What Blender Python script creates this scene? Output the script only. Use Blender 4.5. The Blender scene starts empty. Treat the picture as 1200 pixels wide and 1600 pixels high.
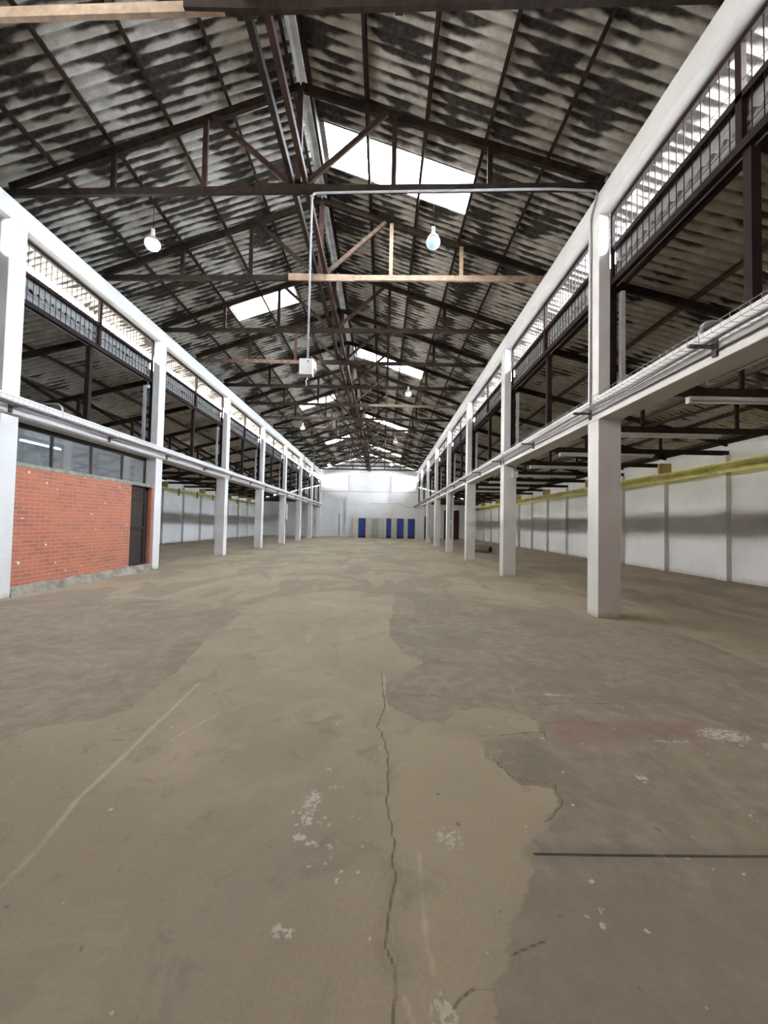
import bpy, math, random
import numpy as np
from mathutils import Vector, Matrix, Euler
random.seed(7)
rng = np.random.default_rng(5)
S = bpy.context.scene
COL = S.collection
PI = math.pi

# ------------------------------------------------------------------ camera
cd = bpy.data.cameras.new('camera')
cam = bpy.data.objects.new('camera', cd); COL.objects.link(cam)
cd.sensor_fit = 'VERTICAL'; cd.sensor_height = 36.0
cd.lens = 615.58/1600*36.0
cd.clip_start = 0.05; cd.clip_end = 300
cam.matrix_world = (Matrix.Translation((0, 0, 1.5)) @ Matrix.Rotation(-0.0026, 4, 'Z')
                    @ Matrix.Rotation(PI/2+0.0325, 4, 'X') @ Matrix.Rotation(0.0204, 4, 'Z'))
S.camera = cam
# ------------------------------------------------------------------ sky, exposure
SKY = 46.0
LAMP = 115.0
w = bpy.data.worlds.new('overcast_sky'); S.world = w; w.use_nodes = True
bg = w.node_tree.nodes['Background']
# overcast sky, brighter and cooler towards the right hand side of the building
_n = w.node_tree.nodes; _l = w.node_tree.links
_tc = _n.new('ShaderNodeTexCoord'); _sp = _n.new('ShaderNodeSeparateXYZ'); _mr = _n.new('ShaderNodeMapRange')
_l.new(_tc.outputs['Generated'], _sp.inputs[0]); _l.new(_sp.outputs[0], _mr.inputs[0])
_mr.inputs[1].default_value = -1; _mr.inputs[2].default_value = 1; _mr.inputs[3].default_value = 0.95; _mr.inputs[4].default_value = 1.3
_ms = _n.new('ShaderNodeMath'); _ms.operation = 'MULTIPLY'; _ms.inputs[1].default_value = SKY
_l.new(_mr.outputs[0], _ms.inputs[0]); _l.new(_ms.outputs[0], bg.inputs['Strength'])
_cr = _n.new('ShaderNodeValToRGB'); _m2 = _n.new('ShaderNodeMapRange'); _l.new(_sp.outputs[0], _m2.inputs[0])
_m2.inputs[1].default_value = -1; _m2.inputs[2].default_value = 1; _l.new(_m2.outputs[0], _cr.inputs[0]); _l.new(_cr.outputs[0], bg.inputs['Color'])
_cr.color_ramp.elements[0].color = (1.0, 0.985, 0.96, 1); _cr.color_ramp.elements[1].color = (0.79, 0.88, 1.0, 1)
S.view_settings.view_transform = 'Standard'; S.view_settings.look = 'None'
S.view_settings.gamma = 1; S.view_settings.exposure = 0.12
S.view_settings.use_curve_mapping = False
S.cycles.max_bounces = 12; S.cycles.diffuse_bounces = 7; S.cycles.glossy_bounces = 3
S.cycles.transmission_bounces = 6; S.cycles.transparent_max_bounces = 10
S.cycles.sample_clamp_indirect = 6.0

# ------------------------------------------------------------------ main dimensions (metres)
XR, XL = 3.668, -6.949          # nave faces of the two column rows
XRO, XLO = 10.65, -14.2         # outer walls
XC = -1.65                      # ridge line
Y0, SP = 6.70, 5.2873           # first right column, column spacing
YB, YF = -4.6, 45.0             # back and far end walls
ZG, ZGT = 3.39, 3.80            # gallery beam
ZB, ZT = 7.01, 7.39             # eave beam
H, SL = 9.52, 0.338              # rafter top at ridge, slope
TS = SP/2                       # truss spacing
def ztop(x): return H - SL*abs(x-XC)
def zais(x):                     # aisle rafter top
    if x > 0: return 5.93 - 0.245*(x-3.97)
    return 5.93 - 0.245*(-7.25-x)

# ------------------------------------------------------------------ node helpers
class NT:
    def __init__(s, name):
        s.m = bpy.data.materials.new(name); s.m.use_nodes = True
        s.t = s.m.node_tree; s.n = s.t.nodes; s.b = s.n['Principled BSDF']; s.out = s.n['Material Output']
    def new(s, t, **k):
        n = s.n.new(t)
        for a, v in k.items(): setattr(n, a, v)
        return n
    def L(s, a, b): s.t.links.new(a, b)
    def val(s, sock, v):
        if hasattr(v, 'links') or isinstance(v, bpy.types.NodeSocket): s.L(v, sock)
        else: sock.default_value = v
    def math(s, op, a, b=0.0, c=0.0, clamp=False):
        n = s.new('ShaderNodeMath', operation=op, use_clamp=clamp)
        s.val(n.inputs[0], a); s.val(n.inputs[1], b); s.val(n.inputs[2], c)
        return n.outputs[0]
    def mix(s, f, a, b, mode='MIX'):
        n = s.new('ShaderNodeMix', data_type='RGBA', blend_type=mode)
        s.val(n.inputs[0], f)
        for i, v in ((6, a), (7, b)):
            if isinstance(v, (tuple, list)): n.inputs[i].default_value = (*v[:3], 1)
            else: s.L(v, n.inputs[i])
        return n.outputs[2]
    def ramp(s, f, lo, hi, a=0.0, b=1.0):
        n = s.new('ShaderNodeMapRange', interpolation_type='SMOOTHSTEP')
        s.val(n.inputs[0], f); n.inputs[1].default_value = lo; n.inputs[2].default_value = hi
        n.inputs[3].default_value = a; n.inputs[4].default_value = b
        return n.outputs[0]
    def coord(s, which='Object'):
        return s.new('ShaderNodeTexCoord').outputs[which]
    def mapping(s, v, scale=(1, 1, 1), loc=(0, 0, 0), rot=(0, 0, 0)):
        n = s.new('ShaderNodeMapping'); s.L(v, n.inputs[0])
        n.inputs['Scale'].default_value = scale; n.inputs['Location'].default_value = loc
        n.inputs['Rotation'].default_value = rot
        return n.outputs[0]
    def noise(s, v, scale=1.0, detail=4, rough=0.55, dist=0.0):
        n = s.new('ShaderNodeTexNoise'); s.L(v, n.inputs['Vector'])
        n.inputs['Scale'].default_value = scale; n.inputs['Detail'].default_value = detail
        n.inputs['Roughness'].default_value = rough; n.inputs['Distortion'].default_value = dist
        return n.outputs['Fac']
    def bump(s, h, st=0.3, d=0.02):
        n = s.new('ShaderNodeBump'); n.inputs['Strength'].default_value = st; n.inputs['Distance'].default_value = d
        s.L(h, n.inputs['Height']); s.L(n.outputs[0], s.b.inputs['Normal'])
    def col(s, c):
        if isinstance(c, (tuple, list)): s.b.inputs['Base Color'].default_value = (*c[:3], 1)
        else: s.L(c, s.b.inputs['Base Color'])
    def rough(s, r): s.val(s.b.inputs['Roughness'], r)

def simple(name, c, rough=0.6, var=0.15, scale=6.0, metal=0.0, stretch=(1, 1, 1), bump=0.0):
    t = NT(name); v = t.mapping(t.coord('Object'), stretch)
    n = t.noise(v, scale, 5, 0.6)
    dark = tuple(x*(1-var) for x in c); lite = tuple(min(1, x*(1+var)) for x in c)
    t.col(t.mix(t.ramp(n, 0.3, 0.7), dark, lite)); t.rough(rough)
    t.b.inputs['Metallic'].default_value = metal
    if max(c) < 0.15: t.b.inputs['Specular IOR Level'].default_value = 0.15
    if bump: t.bump(n, bump, 0.01)
    return t.m
def emis(name, c, st):
    t = NT(name); t.col((0.8, 0.8, 0.8))
    t.col((0.45, 0.5, 0.55)); t.b.inputs['Emission Color'].default_value = (*c, 1); t.b.inputs['Emission Strength'].default_value = st
    return t.m

M = {}
M['timber'] = simple('dark_timber', (0.022, 0.0145, 0.010), 0.75, 0.45, 5, stretch=(1, 1, 1))
M['timber_red'] = simple('reddish_timber', (0.040, 0.021, 0.016), 0.75, 0.35, 5)
M['timber_light'] = simple('raw_timber', (0.27, 0.19, 0.13), 0.8, 0.25, 7)
M['timber_mid'] = simple('weathered_timber', (0.085, 0.060, 0.045), 0.8, 0.3, 7)
M['maroon'] = simple('maroon_painted_steel', (0.020, 0.010, 0.010), 0.7, 0.25, 6)
M['wire'] = simple('galvanised_wire', (0.40, 0.39, 0.37), 0.5, 0.1, 20, 0.3)
M['conduit'] = simple('grey_conduit', (0.42, 0.43, 0.45), 0.45, 0.1, 10)
M['conduit_dark'] = simple('brown_pipe', (0.13, 0.10, 0.11), 0.55, 0.3, 4)
M['bracket'] = simple('dark_bracket_steel', (0.10, 0.085, 0.08), 0.5, 0.2, 10)
M['black'] = simple('black_cord', (0.02, 0.02, 0.02), 0.6, 0.1)
M['white_plastic'] = simple('white_plastic', (0.72, 0.72, 0.72), 0.4, 0.04)
M['tube_body'] = simple('enamelled_fitting', (0.62, 0.61, 0.56), 0.45, 0.08)
M['tube_glass'] = simple('unlit_tube_glass', (0.75, 0.75, 0.74), 0.25, 0.03)
M['yellow'] = simple('yellow_painted_duct', (0.30, 0.26, 0.06), 0.6, 0.25, 3)
M['ochre'] = simple('ochre_bracket', (0.33, 0.25, 0.09), 0.65, 0.25, 5)
M['blue'] = simple('blue_door_paint', (0.012, 0.035, 0.20), 0.5, 0.1, 3)
M['grey_door'] = simple('grey_metal_door', (0.42, 0.43, 0.45), 0.4, 0.2, 2)
M['cream'] = simple('cream_plaster', (0.62, 0.58, 0.50), 0.7, 0.06, 2)
M['void'] = simple('dark_recess', (0.03, 0.03, 0.03), 0.9, 0.1)
M['maroon_door'] = simple('dark_red_door', (0.05, 0.02, 0.02), 0.6, 0.2)
M['window_frame'] = simple('dark_brown_aluminium', (0.030, 0.022, 0.020), 0.4, 0.2)
M['flash'] = simple('ribbed_grey_sheet', (0.24, 0.245, 0.24), 0.6, 0.12, 3)
M['mat_roll'] = simple('dusty_brown_roll', (0.15, 0.125, 0.095), 0.9, 0.3, 8)
M['collar'] = simple('pinkish_lamp_collar', (0.42, 0.33, 0.34), 0.4, 0.1)
M['roof_out'] = simple('low_bounce_outer_roof_face', (0.13, 0.125, 0.115), 0.9, 0.3, 2)  # unseen outer face, weathered and set darker to cut bounced light
M['cut'] = simple('dark_hollow', (0.03, 0.022, 0.02), 0.9, 0.2, 8)
M['cap'] = simple('ridge_cap_grey', (0.15, 0.145, 0.135), 0.7, 0.35, 3)
M['socket'] = simple('ceramic_lamp_socket', (0.62, 0.58, 0.50), 0.5, 0.1)
M['bulb_on'] = emis('lit_bulb', (0.66, 0.82, 1.0), LAMP)
M['bulb_far'] = emis('lit_bulb_far', (0.70, 0.84, 1.0), LAMP*0.7)
M['bulb_dim'] = emis('weakly_lit_bulb', (0.42, 0.72, 1.0), 0.6)
M['tube_on'] = emis('lit_tube', (0.9, 0.97, 1.0), 40)

def concrete_white():
    t = NT('white_painted_concrete'); v = t.coord('Object')
    n1 = t.noise(v, 1.1, 5, 0.6); n2 = t.noise(v, 9, 4, 0.6); n3 = t.noise(t.mapping(v, (3, 3, 0.4)), 2.2, 4, 0.6)
    c = t.mix(t.ramp(n1, 0.35, 0.7), (0.70, 0.69, 0.675), (0.76, 0.755, 0.74))
    c = t.mix(t.ramp(n3, 0.60, 0.80, 0, 0.35), c, (0.55, 0.52, 0.47))
    sep = t.new('ShaderNodeSeparateXYZ'); t.L(v, sep.inputs[0])
    low = t.ramp(t.math('ADD', sep.outputs[2], t.math('MULTIPLY', n2, 0.16)), 0.08, 0.20, 0.6, 0.0)
    c = t.mix(low, c, (0.42, 0.37, 0.30))
    t.col(c); t.rough(0.55); t.bump(n2, 0.25, 0.012)
    return t.m
M['white'] = concrete_white()
def wall_white():
    t = NT('white_painted_wall'); v = t.coord('Object')
    n1 = t.noise(v, 0.5, 6, 0.62); n2 = t.noise(v, 3.0, 5, 0.6); n3 = t.noise(v, 22, 3, 0.6)
    c = t.mix(t.ramp(n1, 0.35, 0.68), (0.70, 0.70, 0.695), (0.79, 0.79, 0.795))
    c = t.mix(t.ramp(n2, 0.55, 0.8, 0, 0.25), c, (0.52, 0.51, 0.48))
    sep = t.new('ShaderNodeSeparateXYZ'); t.L(v, sep.inputs[0])
    low = t.ramp(t.math('ADD', sep.outputs[2], t.math('MULTIPLY', n2, 0.3)), 0.12, 0.35, 0.6, 0.0)
    c = t.mix(low, c, (0.36, 0.32, 0.26))
    t.col(c); t.rough(0.6); t.bump(n3, 0.2, 0.01)
    return t.m
M['wall'] = wall_white()

def roof_mat(name, x0, pitch, clean=0.0, period=1.077):
    """fibre cement sheet; mould grows in rows along the corrugations"""
    t = NT(name); v = t.coord('Object')
    sep = t.new('ShaderNodeSeparateXYZ'); t.L(v, sep.inputs[0]); X, Y = sep.outputs[0], sep.outputs[1]
    u = t.math('ABSOLUTE', t.math('SUBTRACT', X, x0))
    p = t.math('FRACT', t.math('DIVIDE', u, period))
    cb = t.new('ShaderNodeCombineXYZ'); t.L(t.math('MULTIPLY', X, 1.75), cb.inputs[0]); t.L(t.math('DIVIDE', Y, pitch*1.15), cb.inputs[1])
    rows = t.noise(cb.outputs[0], 1.0, 3, 0.5)
    big = t.noise(t.mapping(v, (0.95, 1.15, 0)), 1.15, 3, 0.5)
    fine = t.noise(v, 14, 4, 0.65)
    mid = t.noise(t.mapping(v, (1, 1.7, 0)), 3.2, 4, 0.6)
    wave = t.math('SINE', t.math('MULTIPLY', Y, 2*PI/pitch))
    centre = t.math('ABSOLUTE', t.math('SUBTRACT', p, 0.52))
    s = t.math('MULTIPLY', big, 1.15)
    s = t.math('ADD', s, t.math('MULTIPLY', rows, 0.50))
    s = t.math('ADD', s, t.math('MULTIPLY', mid, 0.16))
    s = t.math('ADD', s, t.math('MULTIPLY', fine, 0.05))
    s = t.math('SUBTRACT', s, t.math('MULTIPLY', centre, 0.36))
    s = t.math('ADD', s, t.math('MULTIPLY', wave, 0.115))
    m = t.ramp(s, 0.735+clean, 0.92+clean)
    base = t.mix(t.ramp(mid, 0.3, 0.7), (0.38, 0.36, 0.31), (0.64, 0.62, 0.56))
    base = t.mix(t.ramp(t.noise(v, 0.7, 4), 0.5, 0.75, 0, 0.6), base, (0.27, 0.25, 0.17))
    base = t.mix(t.ramp(fine, 0.5, 0.75, 0, 0.3), base, (0.17, 0.16, 0.13))
    base = t.mix(t.math('MULTIPLY', t.ramp(wave, -0.2, 0.9, 0, 0.60), t.ramp(mid, 0.25, 0.6, 0.45, 1.0)), base, (0.19, 0.175, 0.14))  # dirt stripe per wave, also painting in shading of the corrugation relief
    dark = t.mix(t.ramp(fine, 0.35, 0.7), (0.016, 0.012, 0.010), (0.055, 0.044, 0.033))
    t.col(t.mix(m, base, dark)); t.rough(0.85)
    t.bump(fine, 0.15, 0.01)
    return t.m
PITCH = 0.177
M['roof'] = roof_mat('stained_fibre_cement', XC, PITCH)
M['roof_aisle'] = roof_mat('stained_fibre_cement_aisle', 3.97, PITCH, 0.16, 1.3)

def skylight_mat():
    t = NT('translucent_roof_sheet')
    tr = t.new('ShaderNodeBsdfTransparent'); tr.inputs[0].default_value = (0.75, 0.75, 0.72, 1)
    tl = t.new('ShaderNodeBsdfTranslucent'); tl.inputs[0].default_value = (0.8, 0.78, 0.72, 1)
    mx = t.new('ShaderNodeMixShader'); mx.inputs[0].default_value = 0.45
    t.L(tr.outputs[0], mx.inputs[1]); t.L(tl.outputs[0], mx.inputs[2]); t.L(mx.outputs[0], t.out.inputs[0])
    return t.m
M['skylight'] = skylight_mat()

def glass_mat(name, tint, refl=0.25, haze=0.35, hz=(0.55, 0.6, 0.62)):
    t = NT(name)
    tr = t.new('ShaderNodeBsdfTransparent'); tr.inputs[0].default_value = (*tint, 1)
    df = t.new('ShaderNodeBsdfDiffuse'); df.inputs[0].default_value = (*hz, 1)
    gl = t.new('ShaderNodeBsdfGlossy'); gl.inputs['Roughness'].default_value = 0.04
    a = t.new('ShaderNodeMixShader'); b = t.new('ShaderNodeMixShader')
    n = t.noise(t.coord('Object'), 2.5, 4)
    t.L(t.ramp(n, 0.3, 0.7, haze*0.6, haze), a.inputs[0])
    t.L(tr.outputs[0], a.inputs[1]); t.L(df.outputs[0], a.inputs[2])
    b.inputs[0].default_value = refl; t.L(a.outputs[0], b.inputs[1]); t.L(gl.outputs[0], b.inputs[2])
    t.L(b.outputs[0], t.out.inputs[0]); return t.m
M['glass'] = glass_mat('dusty_window_glass', (0.8, 0.84, 0.86), 0.28, 0.38)
M['door_glass'] = glass_mat('tinted_door_glass', (0.66, 0.60, 0.54), 0.05, 0.06)

def brick_mat():
    t = NT('red_brick'); v = t.coord('Object')
    sep = t.new('ShaderNodeSeparateXYZ'); t.L(v, sep.inputs[0])
    cb = t.new('ShaderNodeCombineXYZ')
    t.L(t.math('ADD', sep.outputs[1], sep.outputs[0]), cb.inputs[0]); t.L(sep.outputs[2], cb.inputs[1])
    bt = t.new('ShaderNodeTexBrick'); t.L(cb.outputs[0], bt.inputs['Vector'])
    bt.inputs['Scale'].default_value = 1.0; bt.inputs['Brick Width'].default_value = 0.27
    bt.inputs['Row Height'].default_value = 0.082; bt.inputs['Mortar Size'].default_value = 0.008
    bt.inputs['Mortar Smooth'].default_value = 0.3; bt.inputs['Bias'].default_value = -0.35
    bt.inputs['Color1'].default_value = (0.43, 0.125, 0.070, 1); bt.inputs['Color2'].default_value = (0.24, 0.085, 0.065, 1)
    bt.inputs['Mortar'].default_value = (0.40, 0.27, 0.21, 1)
    n = t.noise(v, 1.6, 4); n2 = t.noise(v, 30, 3); n3 = t.noise(t.mapping(v, (1, 1, 1), (3, 7, 1)), 7, 2, 0.5)
    c = t.mix(t.ramp(n, 0.4, 0.7, 0, 0.45), bt.outputs[0], (0.50, 0.185, 0.10))
    c = t.mix(t.ramp(n2, 0.4, 0.8, 0, 0.10), c, (0.55, 0.32, 0.22))
    c = t.mix(t.ramp(n3, 0.70, 0.72), c, (0.75, 0.72, 0.55))
    t.col(c); t.rough(0.8)
    t.bump(t.math('SUBTRACT', 1.0, bt.outputs['Fac']), 0.4, 0.006)
    return t.m
M['brick'] = brick_mat()
M['raw_concrete'] = simple('raw_concrete', (0.27, 0.25, 0.21), 0.85, 0.35, 4, bump=0.4)

def floor_mat():
    t = NT('worn_concrete_floor'); v = t.coord('Object')
    def attr(n):
        a = t.new('ShaderNodeAttribute', attribute_name=n); return a
    sp1 = t.new('ShaderNodeSeparateColor'); t.L(attr('marks_a').outputs['Color'], sp1.inputs[0])
    sp2 = t.new('ShaderNodeSeparateColor'); t.L(attr('marks_b').outputs['Color'], sp2.inputs[0])
    gray, line, crack = sp1.outputs[0], sp1.outputs[1], sp1.outputs[2]
    red, white, joint = sp2.outputs[0], sp2.outputs[1], sp2.outputs[2]
    nb = t.noise(v, 0.33, 5, 0.6, 0.4); nm = t.noise(v, 1.3, 6, 0.62, 0.6); nf = t.noise(v, 7, 6, 0.65)
    ng = t.noise(v, 60, 4, 0.7); nst = t.noise(t.mapping(v, (1, 0.35, 1)), 1.8, 5, 0.6, 0.5)
    tan = t.mix(t.ramp(nm, 0.35, 0.68), (0.365, 0.302, 0.215), (0.450, 0.379, 0.280))
    tan = t.mix(t.ramp(nb, 0.42, 0.62, 0, 0.75), tan, (0.345, 0.287, 0.205))
    tan = t.mix(t.ramp(nst, 0.55, 0.75, 0, 0.5), tan, (0.49, 0.415, 0.305))
    gr = t.mix(t.ramp(nf, 0.35, 0.7), (0.270, 0.223, 0.174), (0.360, 0.303, 0.238))
    gr = t.mix(t.ramp(nm, 0.52, 0.66, 0, 0.7), gr, (0.225, 0.196, 0.155))
    gr = t.mix(t.ramp(nst, 0.56, 0.68, 0, 0.55), gr, (0.37, 0.315, 0.24))
    isl = t.ramp(t.noise(t.mapping(v, (1, 1, 1), (2, 11, 0)), 1.15, 6, 0.62, 0.9), 0.545, 0.575, 0, 0.55)
    gr = t.mix(isl, gr, (0.315, 0.262, 0.188))
    isl2 = t.ramp(t.noise(t.mapping(v, (1, 1, 1), (8, 3, 0)), 0.8, 6, 0.62, 0.9), 0.56, 0.585, 0, 0.6)
    gr = t.mix(isl2, gr, (0.235, 0.205, 0.155))
    isl3 = t.ramp(t.noise(t.mapping(v, (1, 1, 1), (4, 6, 0)), 0.55, 7, 0.65, 0.8), 0.52, 0.60, 0, 0.5)
    tan = t.mix(isl3, tan, (0.315, 0.264, 0.190))
    sp3 = t.new('ShaderNodeSeparateColor'); t.L(attr('marks_c').outputs['Color'], sp3.inputs[0])
    wob = t.math('MULTIPLY', t.math('SUBTRACT', nm, 0.5), 0.5)
    tan = t.mix(t.ramp(t.math('ADD', sp3.outputs[0], t.math('MULTIPLY', wob, 0.3)), -0.03, 0.12, 0, 0.65), tan, (0.43, 0.365, 0.255))
    tan = t.mix(t.ramp(t.math('ADD', sp3.outputs[1], wob), -0.15, 0.35, 0, 0.6), tan, (0.315, 0.262, 0.200))
    gr = t.mix(t.ramp(t.math('ADD', sp3.outputs[2], wob), -0.05, 0.2, 0, 0.6), gr, (0.272, 0.232, 0.172))
    edge = t.math('ADD', gray, t.math('MULTIPLY', t.math('SUBTRACT', nf, 0.5), 0.16))
    edge = t.math('ADD', edge, t.math('MULTIPLY', t.math('SUBTRACT', nm, 0.5), 0.14))
    gm = t.ramp(edge, -0.006, 0.012)
    c = t.mix(gm, tan, gr)
    rim = t.math('MULTIPLY', t.ramp(t.math('ABSOLUTE', edge), 0.0, 0.012, 1, 0), t.ramp(nm, 0.42, 0.6, 0, 0.45))
    c = t.mix(rim, c, (0.10, 0.08, 0.06))
    # random patches further away
    far = t.ramp(t.noise(t.mapping(v, (1.0, 0.6, 1), (5, 2, 0)), 0.62, 6, 0.6, 0.8), 0.50, 0.53, 0, 0.55)
    sepv = t.new('ShaderNodeSeparateXYZ'); t.L(v, sepv.inputs[0])
    far = t.math('MULTIPLY', far, t.ramp(sepv.outputs[1], 3.0, 8.0))
    c = t.mix(far, c, (0.235, 0.200, 0.155))
    # marks
    rm = t.math('MULTIPLY', t.ramp(t.math('MULTIPLY', red, t.math('ADD', nf, 0.3)), 0.06, 0.35), t.ramp(nf, 0.38, 0.62, 0.05, 0.75))
    c = t.mix(rm, c, (0.27, 0.140, 0.110))
    lw = t.math('ADD', line, t.math('MULTIPLY', t.math('SUBTRACT', nf, 0.45), 0.05))
    lm = t.math('MULTIPLY', t.ramp(lw, 0.006, 0.026, 1, 0), t.math('MULTIPLY', t.ramp(ng, 0.35, 0.6, 0.35, 0.8), t.ramp(nst, 0.35, 0.55, 0.45, 1.0)))
    c = t.mix(lm, c, (0.60, 0.53, 0.40))
    nsp = t.noise(v, 38, 4, 0.6, 0.6)
    ws = t.math('MULTIPLY', white, t.ramp(nsp, 0.36, 0.60, 0.2, 1.6))
    wm = t.ramp(ws, 0.35, 0.85, 0, 0.85)
    c = t.mix(wm, c, (0.66, 0.62, 0.55))
    ck = t.math('ADD', crack, t.math('MULTIPLY', t.math('SUBTRACT', ng, 0.5), 0.008))
    cm = t.ramp(ck, 0.0035, 0.0085, 0.75, 0)
    c = t.mix(cm, c, (0.075, 0.058, 0.042))
    jm = t.ramp(joint, 0.005, 0.011, 0.95, 0)
    c = t.mix(t.ramp(joint, 0.02, 0.09, 0.4, 0), c, (0.175, 0.165, 0.130))
    c = t.mix(jm, c, (0.03, 0.025, 0.02))
    # specks
    sk = t.noise(t.mapping(v, (1, 1, 1), (9, 4, 2)), 26, 1, 0.3)
    c = t.mix(t.ramp(sk, 0.80, 0.83, 0, 0.8), c, (0.62, 0.58, 0.5))
    sk2 = t.noise(t.mapping(v, (1, 1, 1), (1, 8, 2)), 13, 1, 0.3)
    c = t.mix(t.ramp(sk2, 0.775, 0.80, 0, 0.55), c, (0.11, 0.09, 0.07))
    vor = t.new('ShaderNodeTexVoronoi', feature='DISTANCE_TO_EDGE'); vv = t.mapping(v, (1, 1, 0))
    nn = t.new('ShaderNodeTexNoise'); t.L(vv, nn.inputs['Vector']); nn.inputs['Scale'].default_value = 2.0; nn.inputs['Detail'].default_value = 5
    dd = t.new('ShaderNodeVectorMath', operation='MULTIPLY_ADD'); t.L(nn.outputs['Color'], dd.inputs[0]); dd.inputs[1].default_value = (0.7, 0.7, 0); t.L(vv, dd.inputs[2])
    t.L(dd.outputs[0], vor.inputs['Vector']); vor.inputs['Scale'].default_value = 0.45
    hm = t.math('MULTIPLY', t.ramp(vor.outputs['Distance'], 0.0015, 0.004, 0.6, 0), t.ramp(nb, 0.5, 0.6))
    c = t.mix(hm, c, (0.10, 0.08, 0.06))
    c = t.mix(t.ramp(ng, 0.3, 0.8, 0, 0.22), c, (0.14, 0.11, 0.08))
    dirt = t.noise(t.mapping(v, (1, 1, 1), (3, 3, 3)), 2.6, 7, 0.7, 1.0)
    c = t.mix(t.ramp(dirt, 0.54, 0.72, 0, 0.45), c, (0.175, 0.145, 0.110))
    c = t.mix(t.ramp(dirt, 0.44, 0.30, 0, 0.35), c, (0.42, 0.36, 0.27))
    t.col(c); t.rough(t.ramp(nm, 0.3, 0.7, 0.62, 0.80))
    t.b.inputs['Specular IOR Level'].default_value = 0.35
    h = t.math('ADD', t.math('MULTIPLY', nf, 0.5), t.math('MULTIPLY', gm, -0.35))
    h = t.math('SUBTRACT', h, t.math('ADD', cm, jm))
    t.bump(h, 0.35, 0.006)
    return t.m
M['floor'] = floor_mat()

# ------------------------------------------------------------------ mesh builder
class MB:
    def __init__(s): s.v = []; s.f = []; s.sm = []
    def add(s, vs, fs, smooth=False):
        o = len(s.v); s.v += [tuple(x) for x in vs]; s.f += [tuple(i+o for i in f) for f in fs]; s.sm += [smooth]*len(fs); return s
    def box(s, a, b):
        x0, y0, z0 = a; x1, y1, z1 = b
        vs = [(x0, y0, z0), (x1, y0, z0), (x1, y1, z0), (x0, y1, z0), (x0, y0, z1), (x1, y0, z1), (x1, y1, z1), (x0, y1, z1)]
        return s.add(vs, [(0, 3, 2, 1), (4, 5, 6, 7), (0, 1, 5, 4), (1, 2, 6, 5), (2, 3, 7, 6), (3, 0, 4, 7)])
    def bar(s, p, q, w, h, up=(0, 0, 1)):
        """rectangular bar from p to q, width w sideways and h along up, centred"""
        p, q = Vector(p), Vector(q); d = (q-p).normalized(); up = Vector(up)
        side = d.cross(up).normalized(); u = side.cross(d).normalized()
        vs = [c + side*a*w/2 + u*b*h/2 for c in (p, q) for a, b in ((-1, -1), (1, -1), (1, 1), (-1, 1))]
        return s.add(vs, [(0, 1, 2, 3)[::-1], (4, 5, 6, 7), (0, 1, 5, 4), (1, 2, 6, 5), (2, 3, 7, 6), (3, 0, 4, 7)])
    def tube(s, path, r, n=8, caps=True):
        P = [Vector(p) for p in path]; rings = []
        for i, p in enumerate(P):
            d = (P[min(i+1, len(P)-1)]-P[max(i-1, 0)]).normalized()
            a = Vector((0, 0, 1)) if abs(d.z) < .9 else Vector((1, 0, 0))
            sd = d.cross(a).normalized(); u = sd.cross(d).normalized()
            rings.append([p+(sd*math.cos(2*PI*k/n)+u*math.sin(2*PI*k/n))*r for k in range(n)])
        vs = [x for rg in rings for x in rg]
        fs = [(i*n+k, i*n+(k+1) % n, (i+1)*n+(k+1) % n, (i+1)*n+k) for i in range(len(P)-1) for k in range(n)]
        if caps: fs += [tuple(range(n))[::-1], tuple((len(P)-1)*n+k for k in range(n))]
        return s.add(vs, fs, n > 4)
    def lathe(s, prof, c, n=20):
        cx, cy, cz = c
        vs = [(cx+r*math.cos(2*PI*k/n), cy+r*math.sin(2*PI*k/n), cz+z) for r, z in prof for k in range(n)]
        fs = [(i*n+k, i*n+(k+1) % n, (i+1)*n+(k+1) % n, (i+1)*n+k) for i in range(len(prof)-1) for k in range(n)]
        fs += [tuple(range(n))[::-1], tuple((len(prof)-1)*n+k for k in range(n))]
        return s.add(vs, fs, True)
    def build(s, name, mat, parent=None, bevel=0.0, label=None):
        me = bpy.data.meshes.new(name)
        me.from_pydata(s.v, [], s.f); me.validate()
        me.polygons.foreach_set('use_smooth', s.sm[:len(me.polygons)] + [False]*(len(me.polygons)-len(s.sm)))
        me.materials.append(mat); me.update()
        o = bpy.data.objects.new(name, me); COL.objects.link(o)
        if parent is not None:
            o.parent = parent; o.matrix_parent_inverse = parent.matrix_world.inverted()
        if bevel:
            b = o.modifiers.new('bevel', 'BEVEL'); b.width = bevel; b.segments = 2; b.limit_method = 'ANGLE'
        if label: o['label'] = label
        return o
def empty(name, loc=(0, 0, 0)):
    o = bpy.data.objects.new(name, None); COL.objects.link(o); o.location = loc; o.empty_display_size = 0.2
    o.matrix_world = Matrix.Translation(loc)
    return o
def tag(o, label, cat, group=None):
    o['label'] = label; o['category'] = cat
    if group: o['group'] = group
    return o
def struct(o): o['kind'] = 'structure'; return o
ORD = ['nearest', 'second', 'third', 'fourth', 'fifth', 'sixth', 'seventh', 'eighth', 'ninth', 'tenth', 'eleventh', 'twelfth', 'thirteenth', 'fourteenth', 'fifteenth', 'sixteenth']
def nth(i): return ORD[i] + (' from the camera' if i else ' to the camera')

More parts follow.
